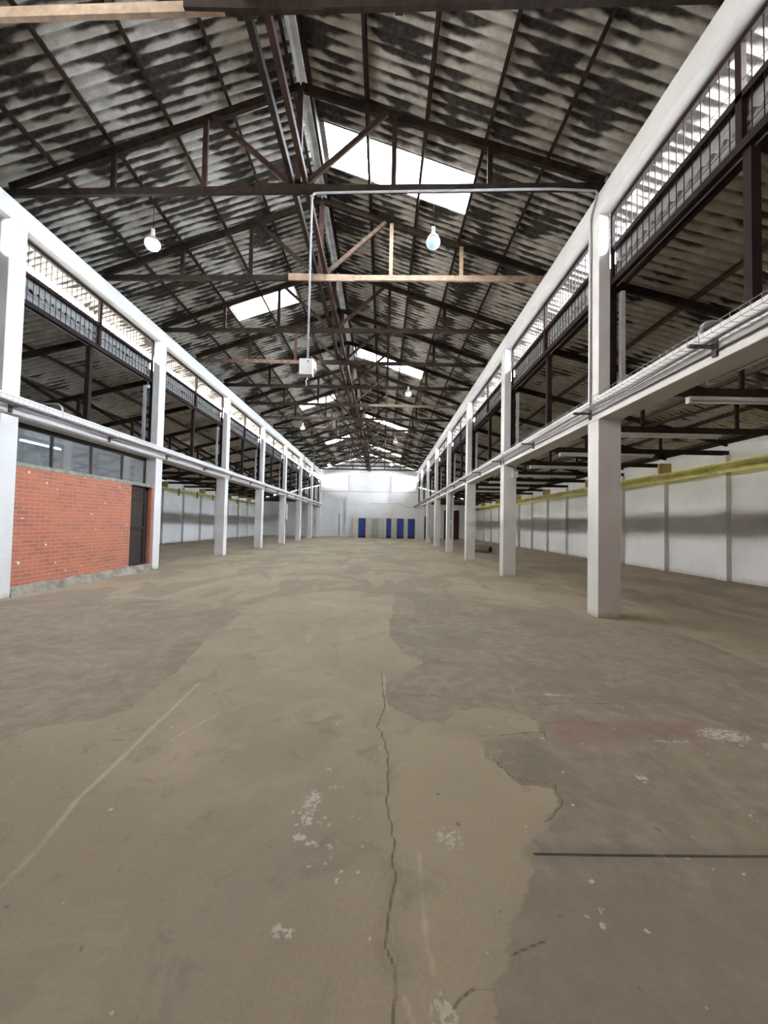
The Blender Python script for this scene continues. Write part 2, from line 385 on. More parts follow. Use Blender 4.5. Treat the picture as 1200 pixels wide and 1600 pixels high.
# ------------------------------------------------------------------ floor with its wear
def axis(segs):
    out = []
    for a, b, d in segs:
        n = max(1, round((b-a)/d)); out += list(np.linspace(a, b, n, endpoint=False))
    out.append(segs[-1][1]); return np.array(out)
gx = axis([(-14.6, -7, 0.5), (-7, -2.2, 0.06), (-2.2, 1.5, 0.0125), (1.5, 4.6, 0.03), (4.6, 11.0, 0.5)])
gy = axis([(YB-0.2, 1.0, 0.5), (1.0, 3.6, 0.0125), (3.6, 7.0, 0.035), (7, 13, 0.12), (13, YF+0.2, 0.6)])
GX, GY = np.meshgrid(gx, gy); NX, NY = len(gx), len(gy)
P = np.stack([GX.ravel(), GY.ravel()], 1)
def wiggle(pts, amp, step=0.05):
    out = [pts[0]]
    for a, b in zip(pts[:-1], pts[1:]):
        a = np.array(a); b = np.array(b); L = np.hypot(*(b-a)); n = max(1, int(L/step))
        for i in range(1, n+1):
            p = a+(b-a)*i/n
            if i < n: p = p + rng.normal(0, amp, 2)
            out.append(tuple(p))
    return out
def dist(pts):
    d = np.full(len(P), 1e3)
    for a, b in zip(pts[:-1], pts[1:]):
        a = np.array(a); b = np.array(b); ab = b-a; t = np.clip(((P-a)@ab)/(ab@ab+1e-12), 0, 1)
        q = P-(a+t[:, None]*ab); d = np.minimum(d, np.hypot(q[:, 0], q[:, 1]))
    return d
def inside(poly):
    r = np.zeros(len(P), bool); n = len(poly)
    for i in range(n):
        (x1, y1), (x2, y2) = poly[i], poly[(i+1) % n]
        if y1 == y2: continue
        c = ((y1 > P[:, 1]) != (y2 > P[:, 1])) & (P[:, 0] < (x2-x1)*(P[:, 1]-y1)/(y2-y1)+x1)
        r ^= c
    return r
def sdf(poly):
    d = dist(poly+[poly[0]]); return np.where(inside(poly), d, -d)
patch_right = [(0.3, 8.88), (0.13, 5.34), (0.27, 4.69), (0.54, 4.38), (0.24, 4.08), (0.07, 3.82), (0.08, 3.35), (0.29, 3.09), (0.5, 3.03), (0.60, 3.25), (1.12, 3.36), (1.29, 3.13), (1.17, 2.93), (0.7, 2.83), (0.74, 2.57), (0.86, 2.36), (1.05, 2.34), (0.99, 2.17), (0.86, 2.06), (0.83, 1.99), (0.69, 1.95), (0.74, 1.88), (0.71, 1.79), (0.6, 1.67), (0.55, 1.6), (0.47, 1.46), (0.39, 1.32), (0.30, 1.0), (2.2, 0.9), (4.2, 3.49), (4.4, 5.91), (2.54, 7.2), (1.52, 8.6)]
patch_right2 = patch_right[:9] + patch_right[12:]
patch_left = [(-2.27, 6.54), (-2.22, 5.03), (-2.03, 4.05), (-2.0, 3.45), (-1.96, 3.21), (-2.11, 3.0), (-2.45, 2.85), (-2.58, 2.5), (-6.9, 4.5), (-6.9, 7.12), (-4.82, 7.57), (-2.83, 7.16)]
cove = [(0.5, 3.03), (0.62, 3.28), (1.0, 3.33), (1.27, 3.12), (1.17, 2.94), (0.7, 2.85)]
gray = np.maximum(sdf(patch_right2), sdf(patch_left))
gray = np.minimum(gray, -sdf(cove))
islet = [(0.45, 1.62), (0.62, 1.72), (0.72, 1.6), (0.62, 1.5)]
lines = [[(-1.67, 3.69), (-1.64, 3.02), (-1.61, 2.46), (-1.6, 2.16), (-1.53, 1.84), (-1.50, 1.1)], [(-0.99, 3.4), (-1.26, 3.13), (-1.43, 2.72)],
         [(0.2, 1.87), (0.19, 1.65), (0.19, 1.47), (0.2, 1.37)], [(0.04, 3.98), (0.06, 3.47), (0.07, 3.24)], [(-1.58, 30.18), (-1.33, 18.2), (-1.33, 13.39)],
         [(3.1, 8.5), (3.5, 7.2)], [(0.10, 1.30), (0.14, 1.2)], [(-4.6, 7.3), (-3.1, 7.0)]]
line = np.full(len(P), 1e3)
for i, l in enumerate(lines): line = np.minimum(line, dist(wiggle(l, 0.003, 0.15)) + (0.0 if i in (0, 4) else 0.008))
cracks = [[(0.02, 4.07), (0.05, 3.35), (0.0, 2.94), (0.07, 2.62), (0.05, 2.2), (0.08, 2.02), (0.09, 1.92), (0.07, 1.81), (0.09, 1.73), (0.05, 1.54), (0.04, 1.45), (0.07, 1.39), (0.07, 1.3), (0.05, 1.1)],
          [(-1.89, 2.53), (-1.88, 2.73), (-1.66, 2.73)], [(0.55, 4.48), (0.97, 4.77), (1.2, 4.48), (1.52, 4.58)], [(2.53, 4.55), (2.81, 4.31), (3.54, 4.34), (4.39, 4.53)],
          [(0.71, 2.87), (0.97, 2.9), (1.22, 2.95), (1.19, 2.81)], [(0.75, 2.6), (0.81, 2.41), (1.04, 2.35), (1.0, 2.18), (0.86, 2.06)], [(0.48, 1.43), (0.56, 1.46), (0.62, 1.48)],
          [(1.24, 3.39), (1.69, 3.43), (2.59, 3.46)], [(0.3, 3.1), (0.5, 3.04)], [(0.25, 1.27), (0.33, 1.33), (0.4, 1.33)]]
crack = np.full(len(P), 1e3)
for i, l in enumerate(cracks): crack = np.minimum(crack, dist(wiggle(l, 0.007, 0.05)) + (0.0 if i == 0 else 0.0015))
red = [(1.39, 3.29), (1.89, 3.2), (2.48, 3.17), (2.46, 2.85), (1.73, 2.79), (1.24, 2.69), (1.2, 2.89)]
redm = np.clip(sdf(red)*2.5+0.1, 0, 1)
white = np.zeros(len(P))
def spot(x, y, rx, ry, k=1.0):
    global white
    white = np.maximum(white, k*np.exp(-(((P[:, 0]-x)/rx)**2+((P[:, 1]-y)/ry)**2)))
spot(-0.35, 2.18, 0.05, 0.09); spot(-0.35, 2.05, 0.035, 0.05); spot(-0.37, 1.93, 0.035, 0.03); spot(-0.31, 1.90, 0.03, 0.015)
spot(-0.27, 1.88, 0.012, 0.012); spot(-0.29, 2.02, 0.02, 0.015); spot(-0.24, 2.3, 0.05, 0.02, 0.8); spot(-0.32, 1.49, 0.03, 0.02)
spot(-0.36, 1.50, 0.02, 0.03, 0.9); spot(1.6, 2.43, 0.03, 0.05); spot(2.55, 2.95, 0.20, 0.10, 0.95); spot(2.8, 2.78, 0.12, 0.1, 0.9)
spot(2.1, 2.85, 0.2, 0.02, 0.7); spot(0.35, 1.95, 0.10, 0.10, 0.55); spot(0.86, 1.54, 0.02, 0.015); spot(0.22, 1.25, 0.05, 0.08, 0.8)
spot(1.55, 3.6, 0.12, 0.03, 0.75); spot(-0.30, 2.45, 0.02, 0.02, 0.9)
for _ in range(46):
    spot(rng.uniform(0.8, 2.9), rng.uniform(1.5, 4.2), rng.uniform(.006, .016), rng.uniform(.006, .014), 1.2)
for _ in range(18):
    spot(rng.uniform(-0.45, -0.05), rng.uniform(1.7, 2.1), rng.uniform(.006, .014), rng.uniform(.006, .012), 1.2)
for _ in range(14):
    spot(rng.uniform(-2.5, 1), rng.uniform(1.3, 5), rng.uniform(.006, .012), rng.uniform(.006, .012), 1.2)
joint = np.minimum(dist([(0.73, 1.86), (1.07, 1.86), (1.81, 1.87), (4.2, 1.89)]), 1e3)
me = bpy.data.meshes.new('floor')
me.vertices.add(NX*NY); co = np.zeros((NX*NY, 3), 'f'); co[:, :2] = P
me.vertices.foreach_set('co', co.ravel())
ii = (np.arange(NY-1)[:, None]*NX+np.arange(NX-1)[None, :]).ravel()
fc = np.stack([ii, ii+1, ii+NX+1, ii+NX], 1).astype('i')
me.loops.add(fc.size); me.loops.foreach_set('vertex_index', fc.ravel())
me.polygons.add(len(fc)); me.polygons.foreach_set('loop_start', np.arange(0, fc.size, 4).astype('i')); me.polygons.foreach_set('loop_total', np.full(len(fc), 4, 'i'))
me.update(calc_edges=True)
strip = sdf([(0.04, 3.3), (0.3, 3.0), (.72, 2.82), (1.05, 2.34), (.86, 2.0), (.72, 1.75), (.5, 1.5), (.35, 1.2), (.08, 1.0), (.05, 2.6)])
dull = sdf([(-.05, 2.15), (0.02, 0.9), (-3, 0.9), (-4.5, 2.9), (-2.6, 2.9), (-1.7, 2.45), (-.9, 2.2)])
olive = sdf([(0.5, 1.80), (4.5, 1.95), (4.5, 0.8), (0.25, 0.8)])
for nm, ch in (('marks_a', (gray, line, crack)), ('marks_b', (redm, white, joint)), ('marks_c', (strip, dull, olive))):
    a = me.attributes.new(nm, 'FLOAT_COLOR', 'POINT'); d = np.ones((NX*NY, 4), 'f')
    for k, c in enumerate(ch): d[:, k] = c
    a.data.foreach_set('color', d.ravel())
me.materials.append(M['floor'])
fl = bpy.data.objects.new('floor', me); COL.objects.link(fl); struct(fl)
struct(MB().box((-14.6, YB-0.2, -0.3), (11.0, YF+0.2, -0.02)).build('floor', M['raw_concrete']))

# ------------------------------------------------------------------ outer walls
def pil_ys(): return [6.9-TS*4+TS*j for j in range(0, 19) if 6.9-TS*4+TS*j < YF]
for nm, xo, sg in (('wall_right', XRO, 1), ('wall_left', XLO, -1)):
    m = MB(); m.box((min(xo, xo+sg*.2), YB, 0), (max(xo, xo+sg*.2), YF, 4.30))
    for y in pil_ys():
        a, b = sorted((xo-sg*.16, xo+sg*.02)); m.box((a, y-.18, 0), (b, y+.18, 3.86))
    struct(m.build(nm, M['wall']))
def gable(name, y0, y1):
    m = MB()
    prof = [(XLO-.2, 0), (XRO+.2, 0), (XRO+.2, zais(XRO+.2)-.05), (XR+.2, zais(XR+.3)-.05), (XR+.2, ztop(XR+.2)), (XC, H), (XL-.2, ztop(XL-.2)), (XL-.2, zais(XL-.3)-.05), (XLO-.2, zais(XLO-.2)-.05)]
    n = len(prof); vs = [(x, y0, z) for x, z in prof]+[(x, y1, z) for x, z in prof]
    m.add(vs, [tuple(range(n)), tuple(range(2*n-1, n-1, -1))]+[(i, n+i, n+(i+1) % n, (i+1) % n) for i in range(n)])
    return m
m = gable('wall_far', YF, YF+.2)
for x in (-4.16, -1.52, 1.04): m.box((x-.14, YF-.18, 0), (x+.12, YF+.02, 7.05))
m.box((XL, YF-.12, 7.02), (XR, YF+.02, 7.22))
struct(m.build('wall_far', M['wall']))
# back wall (behind the camera); closed roller door added dark to limit bounced light
struct(gable('wall_back', YB-.2, YB).build('wall_back', M['brick']))
m = MB()
for i in range(40): m.box((-5.2, YB+.01, .1*i), (1.9, YB+.05-.015*(i % 2), .1*i+.1))
struct(m.build('door_4', M['flash']))

# ------------------------------------------------------------------ corrugated roofs
def corrugated(name, mat, xs, zf, y0, y1, holes=(), amp=0.031, seg=8, lap=0.012, thick=0.007, top=None):
    """xs: list of courses [(xa, xb)], zf(x) height, holes: list of (xa, xb, ya, yb)"""
    n = int(round((y1-y0)/PITCH*seg)); ys = [y0+(y1-y0)*i/n for i in range(n+1)]
    m = MB(); tops = []
    for k, (xa, xb) in enumerate(xs):
        off = -lap*k
        hs = [h for h in holes if min(h[0], h[1]) < max(xa, xb)-.05 and max(h[0], h[1]) > min(xa, xb)+.05]
        vs, fs = [], []
        for y in ys:
            dz = amp*math.sin(2*PI*y/PITCH)
            for x in (xa, xb):
                zz = zf(x)+dz+off; vs += [(x, y, zz), (x, y, zz+thick)]
        for i in range(len(ys)-1):
            yc = (ys[i]+ys[i+1])/2
            if any(h[2] < yc < h[3] for h in hs): continue
            a = i*4; b = a+4
            fs.append((a, b))
        low = vs[0::2]; upp = vs[1::2]; flip = xb < xa   # under side, upper side and edges keep their own vertices
        q1 = [(a//2, a//2+1, b//2+1, b//2) for a, b in fs]
        m.add(low, [f[::-1] if not flip else f for f in q1], True)
        k0 = len(m.f)
        m.add(upp, [f if not flip else f[::-1] for f in q1], True); tops += range(k0, len(m.f))
        m.add(vs, [(a, b, b+1, a+1) for a, b in fs]+[(a+2, a+3, b+3, b+2) for a, b in fs], False)
    o = m.build(name, mat)
    if top:
        o.data.materials.append(top)
        idx = [0]*len(o.data.polygons)
        for q in tops: idx[q] = 1
        o.data.polygons.foreach_set('material_index', idx)
    return o
SKY_R = [(-0.40, 1.72, y, y+.92) for y in (7.68, 17.73, 28.6, 39.5)]
SKY_L = [(-5.08, -3.02, y, y+.92) for y in (2.0, 12.52, 23.12, 33.7)]
EXR, EXL = XR+1.16, XL-1.42
rz = lambda x: ztop(x)+.135
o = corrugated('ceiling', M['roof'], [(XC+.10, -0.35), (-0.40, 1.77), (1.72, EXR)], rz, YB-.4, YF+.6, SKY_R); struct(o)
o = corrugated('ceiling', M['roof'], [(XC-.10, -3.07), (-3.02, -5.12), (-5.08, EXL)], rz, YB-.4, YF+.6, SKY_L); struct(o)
for i, h in enumerate(SKY_R+SKY_L):
    m = MB(); n = 42; y0, y1 = h[2]-.06, h[3]+.06; vs = []; fs = []
    for k in range(n+1):
        y = y0+(y1-y0)*k/n; dz = .026*math.sin(2*PI*y/PITCH)+.004
        vs += [(h[0], y, rz(h[0])+dz), (h[1], y, rz(h[1])+dz)]
        if k: a = 2*(k-1); fs.append((a, a+1, a+3, a+2))
    m.add(vs, fs, True); struct(m.build('window_%d' % (i+1), M['skylight']))
# ridge cap
m = MB(); vs = []; fs = []; n = 2
prof = [(-.30, 0.02), (-.14, .075), (-.05, .115), (.05, .115), (.14, .075), (.30, .02)]
for i, y in enumerate((YB-.4, YF+.6)):
    for dx, dz in prof: vs.append((XC+dx, y, H+.135-SL*.30+dz+.045))
np_ = len(prof)
m.add(vs, [(k, k+1, np_+k+1, np_+k) for k in range(np_-1)])
struct(m.build('ceiling', M['cap']))
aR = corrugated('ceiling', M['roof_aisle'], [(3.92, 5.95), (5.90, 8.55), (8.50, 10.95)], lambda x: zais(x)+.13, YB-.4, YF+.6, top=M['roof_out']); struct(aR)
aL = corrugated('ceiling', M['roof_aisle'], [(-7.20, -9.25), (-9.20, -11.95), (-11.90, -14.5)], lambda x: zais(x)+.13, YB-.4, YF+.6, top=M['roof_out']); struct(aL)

# ------------------------------------------------------------------ columns and beams
def ycol(side, k): return (7.09 if side < 0 and k == 0 else Y0+SP*k)
for side, xf, sn in ((1, XR, 'right'), (-1, XL, 'left')):
    for k in range(-1, 8):
        y = ycol(side, k) if k >= 0 else Y0-SP
        if k == -1 and side < 0: y = 1.9
        m = MB()
        a, b = sorted((xf, xf+side*.39)); m.box((a, y, 0), (b, y+.35, ZG))
        a, b = sorted((xf, xf+side*.20)); m.box((a, y, ZGT-.01), (b, y+.35, ZB))
        o = m.build('concrete_column', M['white'], bevel=0.008)
        lab = ('white concrete column just behind the camera on the %s' % sn if k < 0 else
               'white square concrete column, %s in the %s hand row' % (nth(k), sn))
        tag(o, lab, 'column', 'white columns of the %s hand row' % sn)
    for nm, za, zb, wd, lab in (('concrete_beam', ZG, ZGT, .39, 'long white concrete beam at mid height carried by the %s row of columns'),
                                ('concrete_beam', ZB, ZT, .22, 'long white concrete eave beam along the top of the %s row of columns')):
        a, b = sorted((xf, xf+side*wd))
        o = MB().box((a, YB, za), (b, YF, zb)).build(nm, M['white'], bevel=0.008)
        tag(o, lab % sn, 'beam')

for nm, sg, xf, d in (('wall_right', 1, XR, .34), ('wall_left', -1, XL, .50)):
    m = MB(); a, b = sorted((xf+sg*d, xf+sg*(d+.06))); m.box((a, YB, ZT-.06), (b, YF, ztop(xf+sg*d)+(.18 if sg > 0 else .14)))
    a, b = sorted((xf+sg*.20, xf+sg*(d+.06))); m.box((a, YB, ZT-.06), (b, YF, ZT))
    struct(m.build(nm, M['raw_concrete']))
# ------------------------------------------------------------------ nave trusses
def skew(j):            # the two sides' ends are a little out of line near the camera
    return {-1: .42, 0: .42, 1: .32, 2: .36}.get(j, 0.04)
def ytr(j, x):
    yr = 6.70+2.57*j + {-1: .08}.get(j, 0)
    return yr+skew(j)*(XR-x)/(XR-XL)
for j in range(-1, 15):
    Y = lambda x: ytr(j, x)
    root = empty('roof_truss', (XC, Y(XC), 7.39))
    extra = {-1: ' with pale raw left half', 0: ' holding the electric box', 1: ' with pale right half', 3: ' with weathered left half'}.get(j, '')
    tag(root, 'timber truss spanning the hall, %s%s' % (nth(j+1), extra), 'roof truss', 'timber roof trusses of the main hall')
    z0 = 7.39; hc = .13; zc = z0+hc/2
    def seg(name, pts, w_, h_, mat, up=(0, 0, 1), label=None):
        mm = MB()
        for a, b in pts: mm.bar(a, b, w_, h_, up)
        return mm.build(name, mat, root, label=label)
    li = M['timber_light']
    matL = li if j == -1 else (M['timber_mid'] if j in (3, 6) else M['timber'])
    matR = li if j == 1 else (M['timber_mid'] if j in (5, 8) else M['timber'])
    dy = -.035
    xl, xr = XL-.10, XR+.10
    seg('tie_beam', [((xl, Y(xl)+dy, zc), (XC-.3, Y(XC)+dy, zc))], .06, hc, matL, label='pale raw timber half' if matL is not M['timber'] else None)
    seg('tie_beam', [((XC-.3, Y(XC)+dy, zc), (xr, Y(xr)+dy, zc))], .06, hc, matR, label='pale raw timber half' if matR is not M['timber'] else None)
    seg('splice_board', [((XC-.75, Y(XC)+dy-.05, zc-.01), (XC+.85, Y(XC)+dy-.05, zc-.01))], .04, hc+.03, M['timber'] if j != 1 else M['timber_light'])
    for s in (-1, 1):
        xe = xl if s < 0 else xr
        za = ztop(xe)-.075
        seg('rafter', [((xe, Y(xe)+.03, za), (XC, Y(XC)+.03, H-.075))], .07, .145, M['timber'])
        for q, vx in ((0, 1.72), (1, 3.42)):
            x = XC+s*vx
            mat = M['timber_light'] if (j == 1 and s > 0) else M['timber_red'] if (j+q) % 3 == 0 else M['timber']
            if j == -1 and s < 0 and q == 1: mat = M['timber_light']
            seg('vertical_strut', [((x, Y(x)-.0, z0+.01), (x, Y(x)-.0, ztop(x)-.10))], .05, .09, mat, (1, 0, 0))
        x = XC+s*1.58
        seg('diagonal_strut', [((XC+s*.10, Y(XC)-.03, z0+hc+.02), (x, Y(x)-.03, ztop(x)-.13))], .05, .09, M['timber_mid'] if j == 1 and s > 0 else M['timber_red'] if j % 2 == 0 else M['timber'])
    seg('king_post', [((XC, Y(XC), z0+.02), (XC, Y(XC), H-.12))], .06, .11, M['timber_red'], (1, 0, 0))
# purlins
PX = [(XC+.16, 'beside the ridge on the right slope'), (-.44, 'first below the ridge on the right slope'), (.65, 'second below the ridge on the right slope'), (1.71, 'third below the ridge on the right slope'), (2.80, 'lowest of the right slope inside the hall'),
      (XC-.16, 'beside the ridge on the left slope'), (-2.95, 'first below the ridge on the left slope'), (-4.03, 'second below the ridge on the left slope'), (-5.11, 'third below the ridge on the left slope'), (-6.20, 'lowest of the left slope inside the hall')]
for x, d in PX:
    s = 1 if x > XC else -1
    zz = ztop(x)+.048
    up = Vector((s*SL, 0, 1)).normalized()
    o = MB().bar((x, YB, zz), (x, YF, zz), .055, .10, up).build('roof_purlin', M['timber'])
    tag(o, 'long dark timber purlin under the roof sheets, %s' % d, 'purlin', 'purlins of the main roof')
# runners lying on the tie beams near the middle, with cleats
for x, mt, d in ((-1.74, 'timber', 'left'), (-1.50, 'timber_red', 'right')):
    r = empty('roof_runner', (x, 4, 7.52))
    MB().bar((x, 1.6, 7.585), (x, YF-.2, 7.585), .085, .13).build('timber_length', M[mt], r)
    m = MB()
    for j in range(-1, 14): m.box((x-.13, ytr(j, x)-.02, 7.52), (x-.05, ytr(j, x)+.13, 7.63))
    m.build('cleat', M['timber'], r)
    tag(r, 'lengthwise timber runner resting on the tie beams below the ridge, the %s of the pair' % d, 'beam')

# ------------------------------------------------------------------ clerestory grilles, posts
def grille(side, ya, yb, label, group):
    xf = XR+.20 if side > 0 else XL-.20
    X = lambda d: xf+side*d
    root = empty('clerestory_grille', (X(.03), (ya+yb)/2, 5.75))
    tag(root, label, 'window grille', group)
    def fr(name, parts, mat=M['maroon']):
        m = MB()
        for a, b in parts:
            lo = [min(a[i], b[i]) for i in range(3)]; hi = [max(a[i], b[i]) for i in range(3)]; m.box(lo, hi)
        return m.build(name, mat, root)
    yc = (ya+yb)/2
    fr('top_rail', [((X(0), ya, 6.94), (X(.06), yb, 7.01))])
    fr('middle_rail', [((X(0), ya, 6.30), (X(.07), yb, 6.38))])
    fr('bottom_rail', [((X(0), ya, 5.72), (X(.09), yb, 5.82))])
    for y0, y1 in ((ya, ya+.06), (yb-.06, yb)): fr('side_stile', [((X(0), y0, 5.82), (X(.05), y1, 6.94))])
    fr('mullion', [((X(0), yc-.04, 5.82), (X(.06), yc+.04, 6.94))])
    m = MB(); n = int((yb-ya)/.135)
    for i in range(1, n):
        y = ya+(yb-ya)*i/n
        m.tube([(X(.025), y, 5.80), (X(.025), y, 6.96)], .008, 4, False)
    for z in (5.95, 6.52): m.tube([(X(.03), ya, z), (X(.03), yb, z)], .005, 4, False)
    m.build('bar_grid', M['maroon'], root)
    # ribbed sheet behind the lower half
    vs, fs = [], []; k = 40
    for i in range(k+1):
        z = 5.70+.70*i/k; d = .095+.008*math.sin(i*PI/2)
        vs += [(X(d), ya+.02, z), (X(d), yb-.02, z)]
        if i: a = 2*(i-1); fs.append((a, a+1, a+3, a+2))
    MB().add(vs, fs, True).build('ribbed_sheet', M['flash'], root)
for side, sn in ((1, 'right'), (-1, 'left')):
    edges = [ycol(side, k) for k in range(0, 8)]
    prev = (Y0-SP+.35) if side > 0 else 2.25
    spans = [(prev, edges[0])]+[(edges[k]+.35, edges[k+1]) for k in range(7)]
    for i, (a, b) in enumerate(spans):
        grille(side, a, b, 'dark red barred grille filling the top of the %s hand opening, %s' % (sn, nth(i)), 'clerestory grilles along the %s side' % sn)
    # bay over the camera
    grille(side, YB+.1, (Y0-SP if side > 0 else 1.9), 'dark red barred grille above and behind the camera on the %s' % sn, 'clerestory grilles along the %s side' % sn)

# ------------------------------------------------------------------ aisle trusses, posts and purlins
for side, sn in ((1, 'right'), (-1, 'left')):
    xi = 3.98 if side > 0 else -7.26
    xo = XRO+.05 if side > 0 else XLO-.05
    Lx = abs(xo-xi)
    for j in range(-1, 15):
        y = 6.86+TS*j + (.30 if side < 0 and j == 0 else 0)
        if side < 0: y += .05
        mid = (j % 2 != 0)
        root = empty('aisle_truss', (xi, y, 3.85))
        tag(root, 'dark timber lean-to truss over the %s side aisle, %s' % (sn, nth(j+1)), 'roof truss', 'lean-to trusses of the %s aisle' % sn)
        X = lambda t: xi+side*t
        def seg(name, a, b, w_, h_, mat=M['timber'], up=(0, 0, 1)): return MB().bar(a, b, w_, h_, up).build(name, mat, root)
        seg('rafter', (X(0), y, zais(X(0))-.07), (X(Lx), y, zais(X(Lx))-.07), .07, .14)
        seg('tie_beam', (X(0), y-.05, 3.93), (X(Lx), y-.05, 3.93), .06, .14)
        seg('post', (X(.0), y-.02, ZGT), (X(.0), y-.02, 5.84), .10, .11, M['maroon'] if mid else M['timber'], (1, 0, 0))
        for t in (2.3, 4.6): seg('vertical_strut', (X(t), y, 4.0), (X(t), y, zais(X(t))-.12), .05, .08, M['timber'], (1, 0, 0))
        seg('diagonal_strut', (X(.15), y-.02, 4.02), (X(2.2), y-.02, zais(X(2.2))-.16), .05, .08, M['timber'])
        seg('diagonal_strut', (X(2.4), y-.02, 4.02), (X(4.5), y-.02, zais(X(4.5))-.16), .05, .08, M['timber_mid'])
    for i, t in enumerate((.25, 1.45, 2.7, 4.0, 5.3, 6.5)):
        x = xi+side*t; zz = zais(x)+.045
        o = MB().bar((x, YB, zz), (x, YF, zz), .06, .09, Vector((side*.245, 0, 1)).normalized()).build('aisle_purlin', M['timber_mid'] if i % 2 else M['timber_red'])
        tag(o, 'long timber purlin under the %s aisle roof, %s out from the columns' % (sn, 'first' if i == 0 else ORD[i]), 'purlin', 'purlins of the %s aisle roof' % sn)
    # plate along the top of the outer wall
    a, b = sorted((xo-side*.10, xo+side*.06))
    tag(MB().box((a, YB, 4.22), (b, YF, 4.365)).build('wall_plate', M['timber']), 'dark timber plate along the top of the %s outer wall' % sn, 'beam')

for side, sn in ((1, 'right'), (-1, 'left')):
    for k in range(0, 8):
        y = ycol(side, k); x = (XR+.40) if side > 0 else XL-.42
        tag(MB().box((x-.035, y-.05, ZGT-.4), (x+.035, y+.03, 5.62)).build('pale_pipe', M['conduit']), 'thin pale pipe behind the upper part of the %s hand column, %s' % (sn, nth(k)), 'pipe', 'pale pipes behind the %s columns' % sn)

# ------------------------------------------------------------------ yellow ducts on the outer walls
for side, sn in ((1, 'right'), (-1, 'left')):
    xo = XRO if side > 0 else XLO
    x = xo-side*.36
    za, zb = (3.28, 3.60) if side > 0 else (3.45, 3.62)
    root = empty('yellow_duct', (x, 10, za))
    rr = (zb-za)/2; m = MB(); m.tube([(x, YB+.5, (za+zb)/2), (x, YF-.4, (za+zb)/2)], rr, 16); m.build('duct_body', M['yellow'], root)
    for i, y in enumerate(pil_ys()):
        if i % 2: MB().box((min(x-side*.08, xo), y-.05-.28, zb), (max(x-side*.08, xo), y+.05-.28, 3.98)).build('hanger', M['ochre'], root)
    if side < 0:
        for i, y in enumerate(pil_ys()):
            if y > 20: MB().box((x+.06, y-.06+1.1, za-.28), (x+.11, y+.06+1.1, zb+.04)).build('strap', M['bracket'], root)
    else:
        m = MB()
        for i, y in enumerate(pil_ys()): m.tube([(x, y-.02, (za+zb)/2), (x, y+.02, (za+zb)/2)], rr+.012, 16)
        m.build('joint_collar', M['ochre'], root)
    tag(root, 'long yellow painted duct running along the top of the %s outer wall' % sn, 'duct')

# ------------------------------------------------------------------ cable trays on the gallery beams
for side, xf, sn in ((1, XR, 'right'), (-1, XL, 'left')):
    root = empty('cable_tray', (xf-side*.15, 10, 3.56))
    xa, xb = xf-side*.03, xf-side*.27
    zt = 3.58
    m = MB()
    ye = YF-.6
    for x, z in ((xa, zt), ((xa+xb)/2, zt), (xb, zt), (xa, zt+.09), (xb, zt+.09)):
        m.tube([(x, YB+.3, z), (x, ye, z)], .005, 4, False)
    y = YB+.4
    while y < ye:
        m.tube([(xa, y, zt+.10), (xa, y, zt), (xb, y, zt), (xb, y, zt+.10)], .0038, 4, False); y += .11
    m.build('wire_basket', M['wire'], root)
    ys = [6.95-TS*2+TS*j for j in range(17)] if side > 0 else [7.25-TS*2+TS*j for j in range(16)]
    for y in ys:
        if y > ye or y < 0: continue
        m = MB(); a, b = sorted((xf+.0, xf-side*.31))
        m.box((a, y-.02, zt-.045), (b, y+.02, zt-.012)); a, b = sorted((xf, xf-side*.03)); m.box((a, y-.03, zt-.14), (b, y+.03, zt+.05))
        m.build('bracket', M['bracket'], root)
    m = MB()
    for i in range(4 if side < 0 else 2):
        xx = xa-side*(.045+.05*i); pts = [(xx+.012*math.sin(k*1.3+i*2), YB+.4+k*.9, zt+.02+.008*math.sin(k*2.1+i)) for k in range(int((ye-YB-.5)/.9))]
        m.tube(pts, .014, 5, False)
    m.build('cable', M['white_plastic'] if side < 0 else M['conduit'], root)
    tag(root, 'wire cable tray bracketed along the face of the %s hand beam' % sn, 'cable tray')
o = MB().tube([(XL+.34, YB+.4, 3.52), (XL+.34, YF-1.0, 3.52)], .026, 8).build('conduit_pipe', M['conduit_dark'])
tag(o, 'brown pipe running under the cable tray on the left hand beam', 'pipe')
o = MB().tube([(XR-.02, YB+.4, 3.50), (XR-.02, YF-1.0, 3.50)], .012, 6).build('conduit_pipe', M['conduit_dark'])
tag(o, 'thin dark pipe under the cable tray on the right hand beam', 'pipe')
# bent pipes rising from the trays
for x, y, mt, lab in ((XR+.02, 4.55, 'conduit', 'curved grey conduit elbow rising over the right hand beam'), (XL-.02, 8.45, 'conduit', 'curved white conduit elbow rising over the left hand beam')):
    s = 1 if x > 0 else -1; pts = [(x, y, 3.62), (x, y, 3.83)]+[(x+s*.14*(1-math.cos(t)), y+.0, 3.83+.13*math.sin(t)) for t in [PI/2*k/6 for k in range(1, 7)]]+[(x+s*.45, y, 3.96)]
    tag(MB().tube(pts, .024, 8).build('conduit_elbow', M[mt]), lab, 'pipe')

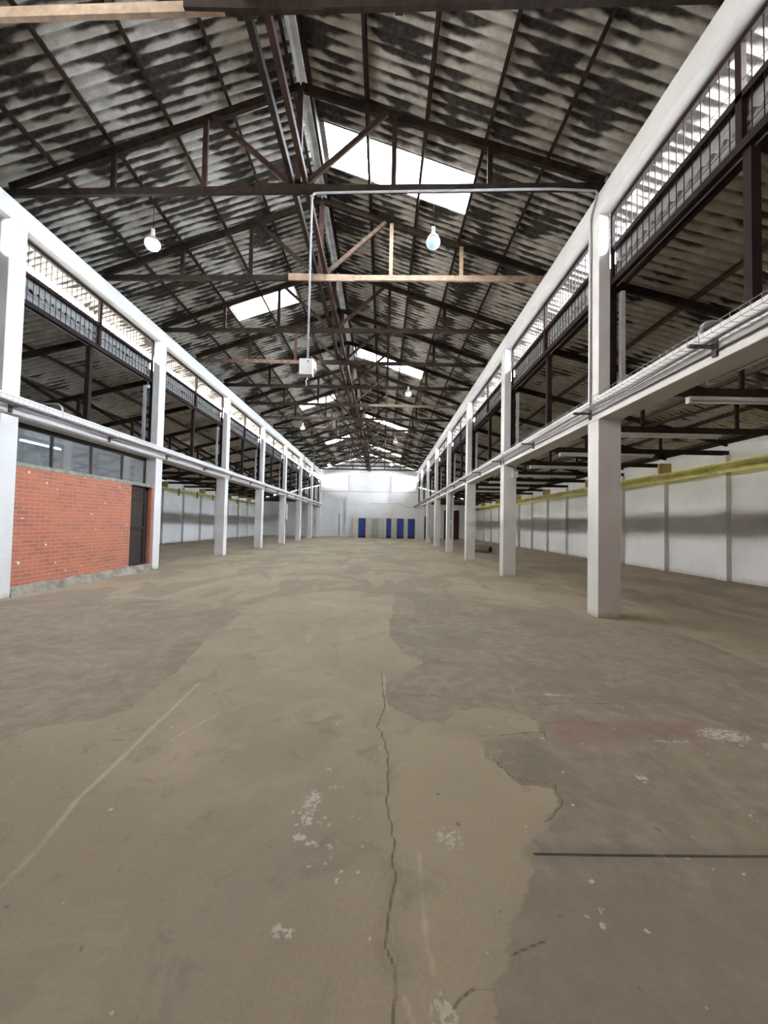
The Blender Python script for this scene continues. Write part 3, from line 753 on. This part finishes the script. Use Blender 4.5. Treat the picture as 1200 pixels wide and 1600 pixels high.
# ------------------------------------------------------------------ conduit with hanging electric box
yT = ytr(0, 3.0)-.12
def fillet(pts, r=.09, n=5):
    out = [Vector(pts[0])]
    for a, b, c in zip(pts[:-2], pts[1:-1], pts[2:]):
        a, b, c = Vector(a), Vector(b), Vector(c); d1 = (a-b).normalized(); d2 = (c-b).normalized()
        for k in range(n+1):
            t = k/n; out.append(b+d1*r*(1-t)**2+d2*r*t**2)
    out.append(Vector(pts[-1])); return out
BX = -1.37; BY = ytr(0, BX)-.10
root = empty('hanging_electric_box', (BX, BY, 4.06))
MB().tube(fillet([(XR-.02, 6.93, 3.66), (XR-.02, 6.93, 7.12), (XR-.05, yT+.02, 7.35), (2.8, yT, 7.355), (BX+.10, BY, 7.355), (BX, BY, 7.33), (BX, BY, 4.33)], .08), .019, 8).build('conduit', M['conduit'], root)
MB().box((BX-.125, BY-.10, 4.06), (BX+.10, BY+.06, 4.34)).build('box_body', M['white_plastic'], root, bevel=.008)
MB().add([(BX+.10, BY-.10, 4.34), (BX+.10, BY-.10, 4.20), (BX+.155, BY+.0, 4.17), (BX+.155, BY+.0, 4.30)], [(0, 1, 2, 3), (3, 2, 1, 0)]).build('open_flap', M['white_plastic'], root)
MB().lathe([(.001, -.004), (.012, -.004), (.012, .004), (.001, .004)], (0, 0, 0), 10).build('cable_hole', M['black'], root)
hole = [o for o in COL.objects if o.name.startswith('cable_hole')][0]
hole.matrix_world = Matrix.Translation((BX+.03, BY-.103, 4.29)) @ Matrix.Rotation(PI/2, 4, 'X')
MB().tube([(BX+.01, BY-.02, 4.06), (BX+.012, BY-.02, 4.01), (BX-.02, BY-.02, 3.97), (BX-.005, BY-.02, 3.93), (BX-.012, BY-.02, 3.88)], .008, 6).build('loose_wire', M['white_plastic'], root)
tag(root, 'white electric box hanging on a long grey conduit from a roof truss', 'electric box')

# ------------------------------------------------------------------ hanging lamps
def lamp(x, y, z, kind, label, zc=None, sc=1.0):
    root = empty('hanging_lamp', (x, y, z))
    zc = zc or (rz(x)-.03)
    MB().tube([(x, y, z+.26*sc), (x+.004, y, zc)], .006, 5).build('cord', M['black'], root)
    MB().lathe([(.020*sc, .30*sc), (.036*sc, .295*sc), (.038*sc, .22*sc), (.034*sc, .21*sc), (.045*sc, .15*sc), (.060*sc, .13*sc)], (x, y, z), 14).build('socket', M['socket'], root)
    MB().lathe([(.055*sc, .140*sc), (.088*sc, .11*sc), (.122*sc, .06*sc), (.140*sc, .015*sc)], (x, y, z), 20).build('heat_collar', M['collar'], root)
    prof = [(.137*sc, .02*sc), (.143*sc, -.015*sc), (.136*sc, -.06*sc), (.112*sc, -.098*sc), (.06*sc, -.122*sc), (.01*sc, -.128*sc)]
    MB().lathe(prof, (x, y, z), 20).build('bulb', {'on': M['bulb_on'], 'far': M['bulb_far'], 'dim': M['bulb_dim'], 'off': M['tube_glass']}[kind], root)
    tag(root, label, 'lamp', 'bare bulbs hanging from the main roof' if zc > 7 else 'small bulbs in the aisle openings')
lamp(-4.86, 7.95, 7.2, 'on', 'brightly lit large bulb hanging from the left roof slope nearest to the camera')
lamp(0.90, 7.75, 7.22, 'dim', 'bluish bulb hanging in front of the large nearest skylight on the right')
lamp(0.99, 16.88, 7.2, 'dim', 'pale blue bulb hanging just below the second skylight on the right')
lamp(0.75, 26.76, 7.2, 'off', 'unlit clear bulb hanging beyond the third skylight on the right')
lamp(-4.92, 23.5, 7.2, 'off', 'unlit clear bulb hanging under the second skylight on the left')
lamp(-5.30, 38.0, 7.2, 'far', 'bright far bulb near the end wall on the left slope')
lamp(0.72, 36.9, 7.2, 'far', 'bright far bulb near the end wall on the right slope')
for (x, y, z, lab) in ((XL-.42, 12.26-.15, 6.0, 'small lit bulb beside the first far post of the nearest left opening'), (XL-.42, 17.4-.1, 5.95, 'small white bulb beside the post of the second left opening')):
    lamp(x, y, z-.35, 'dim', lab, zais(x)+.1, .45)

# ------------------------------------------------------------------ fluorescent battens in the right aisle
def batten(x0, x1, y, z, label, along='x'):
    root = empty('fluorescent_batten', ((x0+x1)/2, y, z))
    if along == 'x':
        MB().box((x0, y-.05, z-.02), (x1, y+.05, z+.05)).build('fitting_body', M['tube_body'], root, bevel=.006)
        MB().tube([(x0+.04, y, z-.045), (x1-.04, y, z-.045)], .016, 8).build('tube', M['tube_glass'], root)
        MB().box((x0-.01, y-.045, z-.065), (x0+.03, y+.045, z+.045)).build('end_cap', M['white_plastic'], root)
    else:
        MB().box((y-.05, x0, z-.02), (y+.05, x1, z+.05)).build('fitting_body', M['tube_body'], root, bevel=.006)
        MB().tube([(y, x0+.04, z-.045), (y, x1-.04, z-.045)], .016, 8).build('tube', M['tube_glass'], root)
        MB().box((y-.045, x1-.03, z-.065), (y+.045, x1+.01, z+.045)).build('end_cap', M['white_plastic'], root)
    tag(root, label, 'light fitting', 'fluorescent battens in the right aisle')
for j in range(0, 8):
    y = 6.86+TS*j-.07
    x0 = (5.28, 5.2, 5.42, 5.5, 5.6, 5.4, 5.5, 5.5)[j]
    batten(x0, x0+2.9, y, 3.79, 'unlit white fluorescent batten under the tie beam of the right aisle, %s' % nth(j))
batten(2.3, 5.0, 4.17, 3.46, 'unlit white fluorescent batten running lengthwise beside the right hand beam', 'y')

# ------------------------------------------------------------------ brick office in the left bay
YA, YE = 7.44, 11.99
xb = -7.0
struct(MB().box((xb-.12, YA, .17), (xb, 10.95, 2.48)).build('wall_left', M['brick']))
struct(MB().box((xb-.12, 11.90, .17), (xb, 12.0, 2.48)).build('wall_left', M['brick']))
struct(MB().box((xb-.12, 10.95, .17), (xb-1.4, 10.83, 2.48)).build('wall_left', M['brick']))
struct(MB().box((-10.6, 12.02, 0), (xb-.40, 12.12, 3.5)).build('wall_left', M['brick']))
struct(MB().box((-10.6, 7.0, 0), (-10.5, 12.12, 3.5)).build('wall_left', M['wall']))
struct(MB().box((-10.6, 6.9, 0), (-7.35, 7.0, 3.5)).build('wall_left', M['wall']))
struct(MB().box((-8.6, 10.83, .1), (-8.5, 12.0, 2.48)).build('wall_left', M['brick']))
struct(MB().box((-10.6, 6.9, 3.5), (-7.34, 12.12, 3.58)).build('ceiling', M['wall']))
m = MB()   # concrete step that widens to a small ramp at the floor
n = 30; vs = []; fs = []
for i in range(n+1):
    y = YA+(11.99-YA)*i/n; e = .03+.03*math.sin(i*1.7)+.02*math.sin(i*.6+1)
    vs += [(xb-.3, y, .19), (xb+.012, y, .19-.01*math.sin(i)), (xb+.03+.3*e, y, .10), (xb+.05+e, y, .0)]
    if i:
        a = 4*(i-1)
        for k in range(3): fs.append((a+k, a+k+1, a+5+k, a+4+k))
m.add(vs, fs); m.box((-8.5, 10.95, 0), (xb-.05, 11.95, .18))
struct(m.build('baseboard_left', M['raw_concrete']))
struct(MB().box((xb-.36, YA, 2.48), (xb+.015, 11.99, 2.56)).build('trim_1', M['raw_concrete']))
# high window strip
wx = -7.28
root = empty('window_20', (wx, 9.7, 2.56)); struct(root)
ys = [YA, 8.59, 9.75, 10.91, 11.98]
m = MB(); m.box((wx-.04, YA, 3.29), (wx+.03, 11.99, 3.40)); m.box((wx-.03, YA, 2.56), (wx+.02, 11.99, 2.585)); m.box((wx-.03, 11.93, 2.56), (wx+.03, 11.99, 3.3))
m.box((wx-.03, YA, 2.56), (wx+.03, YA+.12, 3.3))
for y in ys[1:4]: m.box((wx-.03, y-.025, 2.56), (wx+.03, y+.025, 3.3))
m.build('window_frame', M['window_frame'], root)
for a, b in zip(ys[:-1], ys[1:]):
    MB().box((wx-.004, a+.02, 2.58), (wx+.004, b-.02, 3.30)).build('pane', M['glass'], root)
# glazed door
dx = -7.13
root = empty('door_1', (dx, 11.4, .18)); struct(root)
m = MB()
for a, b in (((10.95, .18), (11.02, 2.48)), ((11.72, .18), (11.90, 2.48)), ((10.95, 2.38), (11.90, 2.48)), ((11.0, 1.22), (11.75, 1.31)), ((11.0, .18), (11.75, .24))):
    m.box((dx-.03, a[0], a[1]), (dx+.03, b[0], b[1]))
m.build('door_frame', M['window_frame'], root)
MB().box((dx-.005, 11.02, .24), (dx+.005, 11.72, 1.22)).build('pane', M['door_glass'], root)
MB().box((dx-.005, 11.02, 1.31), (dx+.005, 11.72, 2.38)).build('pane', M['door_glass'], root)
# lit tubes inside the office
for y, lab in ((8.2, 'lit fluorescent tube inside the brick office at its near end'), (10.2, 'lit fluorescent tube inside the brick office at its far end')):
    r = empty('office_tube_light', (-8.9, y, 3.4))
    MB().box((-8.95, y-.65, 3.42), (-8.85, y+.65, 3.49)).build('fitting_body', M['tube_body'], r)
    MB().tube([(-8.9, y-.6, 3.39), (-8.9, y+.6, 3.39)], .016, 8).build('tube', M['tube_on'], r)
    tag(r, lab, 'light fitting')

# ------------------------------------------------------------------ far wall: cubicle row with doors
K = 45.0/43.91
struct(MB().box((-3.35, YF-.55, 0), (XR-.02, YF, 2.28)).build('wall_far', M['cream']))
yd = YF-.56
def cubicle_door(x0, x1, z0, z1, mat, label, gap=True):
    root = empty('cubicle_door', ((x0+x1)/2, yd, z0))
    MB().box((x0-.03, yd-.02, 0), (x1+.03, yd+.02, z1+.05)).build('dark_opening', M['void'] if mat is not M['grey_door'] else M['conduit'], root)
    MB().box((x0, yd-.06, z0), (x1, yd-.02, z1)).build('door_leaf', mat, root)
    MB().box((x1-.09, yd-.08, 1.02), (x1-.05, yd-.06, 1.14)).build('door_handle', M['conduit'], root)
    tag(root, label, 'door', 'doors of the cubicle row on the end wall')
cubicle_door(-2.72, -1.96, .22, 2.14, M['blue'], 'blue cubicle door on the far left of the row, left of the grey door')
cubicle_door(-1.26, -.50, .10, 2.17, M['grey_door'], 'grey cubicle door, the only one not blue')
cubicle_door(.44, .93, .24, 2.17, M['blue'], 'narrow blue cubicle door right after the grey one')
cubicle_door(1.62, 2.34, .20, 2.18, M['blue'], 'blue cubicle door, second from the right end of the row')
cubicle_door(2.86, 3.56, .20, 2.18, M['blue'], 'blue cubicle door at the right end beside the columns')
MB_ = MB().box((.20, yd-.05, .1), (.36, yd-.02, 2.2)).build('trim_2', M['white']); struct(MB_)
def pipe(pts, r, mat, label, name='conduit_pipe', cat='pipe'):
    tag(MB().tube(pts, r, 6).build(name, mat), label, cat)
pipe([(XL, YF-2.2, 5.02), (XR, YF-2.2, 5.08)], .02, M['conduit_dark'], 'thin horizontal cable stretched across the hall before the end wall', 'stretched_cable', 'cable')
pipe([(-1.75, YF-.14, 3.90), (1.95, YF-.14, 3.93), (2.25, YF-.14, 3.75), (2.6, YF-.14, 3.56), (XR, YF-.14, 3.56)], .035, M['conduit'], 'grey conduit with a step on the right half of the end wall')
pipe([(-4.98, YF-.04, .15), (-4.98, YF-.04, 2.68)], .03, M['conduit_dark'], 'short vertical dark pipe on the left part of the end wall')
for x, zl, lab in ((-6.1, 3.9, 'thin dark rod hanging by the far left columns, the left of two'), (-5.35, 4.6, 'thin dark rod hanging by the far left columns, the right of two')):
    pipe([(x, 30.0, zl), (x, 30.0, rz(x)-.05)], .022, M['bracket'], lab, 'hanging_rod', 'rod')
# boxes and conduits on columns
def on_col(side, k, zt_, zb_, label, box=None):
    y = ycol(side, k); x = (XR+.22) if side > 0 else XL+.0
    r = empty('switch_conduit', (x, y, zb_))
    if side > 0:
        MB().tube([(x, y-.025, zt_), (x, y-.025, zb_)], .018, 6).build('conduit', M['conduit_dark'], r)
        if box: MB().box((x-.07, y-.09, box-.08), (x+.09, y, box+.08)).build('switch_box', M['white_plastic'], r)
    else:
        MB().tube([(x+.03, y+.15, zt_), (x+.03, y+.15, zb_)], .02, 6).build('conduit', M['conduit'], r)
        if box: MB().box((x, y+.04, box-.55), (x+.14, y+.26, box+.5)).build('switch_box', M['white_plastic'], r)
    tag(r, label, 'electric conduit')
on_col(1, 3, 3.38, .75, 'dark conduit with a switch running down the fourth right hand column', 1.75)
on_col(1, 5, 3.38, .60, 'thin conduit with a switch running down the sixth right hand column', 1.75)
on_col(-1, 4, 3.38, 1.4, 'white electric panel with conduit on the fifth left hand column', 2.3)
root = empty('junction_box', (XR+.30, Y0+SP, 3.1))
MB().box((XR+.24, Y0+SP-.10, 3.02), (XR+.41, Y0+SP, 3.20)).build('box_body', M['white_plastic'], root, bevel=.006)
MB().tube(fillet([(XR-.03, Y0+SP-.04, 3.72), (XR-.03, Y0+SP-.05, 3.42), (XR+.15, Y0+SP-.06, 3.36), (XR+.30, Y0+SP-.06, 3.34), (XR+.33, Y0+SP-.06, 3.2)], .06), .014, 6).build('cable', M['conduit_dark'], root)
tag(root, 'white junction box with a looping cable on the second right hand column', 'electric box')
# end wall openings of the right aisle
struct(MB().box((4.45, YF-.05, 0), (5.45, YF-.01, 2.55)).build('door_2', M['maroon_door']))
struct(MB().box((7.0, YF-.05, 0), (8.7, YF-.01, 3.3)).build('door_3', M['maroon_door']))
# rolled mat on the floor of the right aisle
root = empty('rolled_mat', (6.1, 23.2, 0))
p0, p1 = Vector((6.25, 22.85, .20)), Vector((5.55, 23.75, .20))
MB().tube([p0, p0+(p1-p0)*.5, p1], .20, 18).build('roll', M['mat_roll'], root)
d = (p0-p1).normalized(); MB().tube([p0, p0+d*.012], .155, 16).build('hollow_end', M['cut'], root, label='dark hollow end')
tag(root, 'short dusty brown roll lying on the floor among the right hand columns', 'roll')
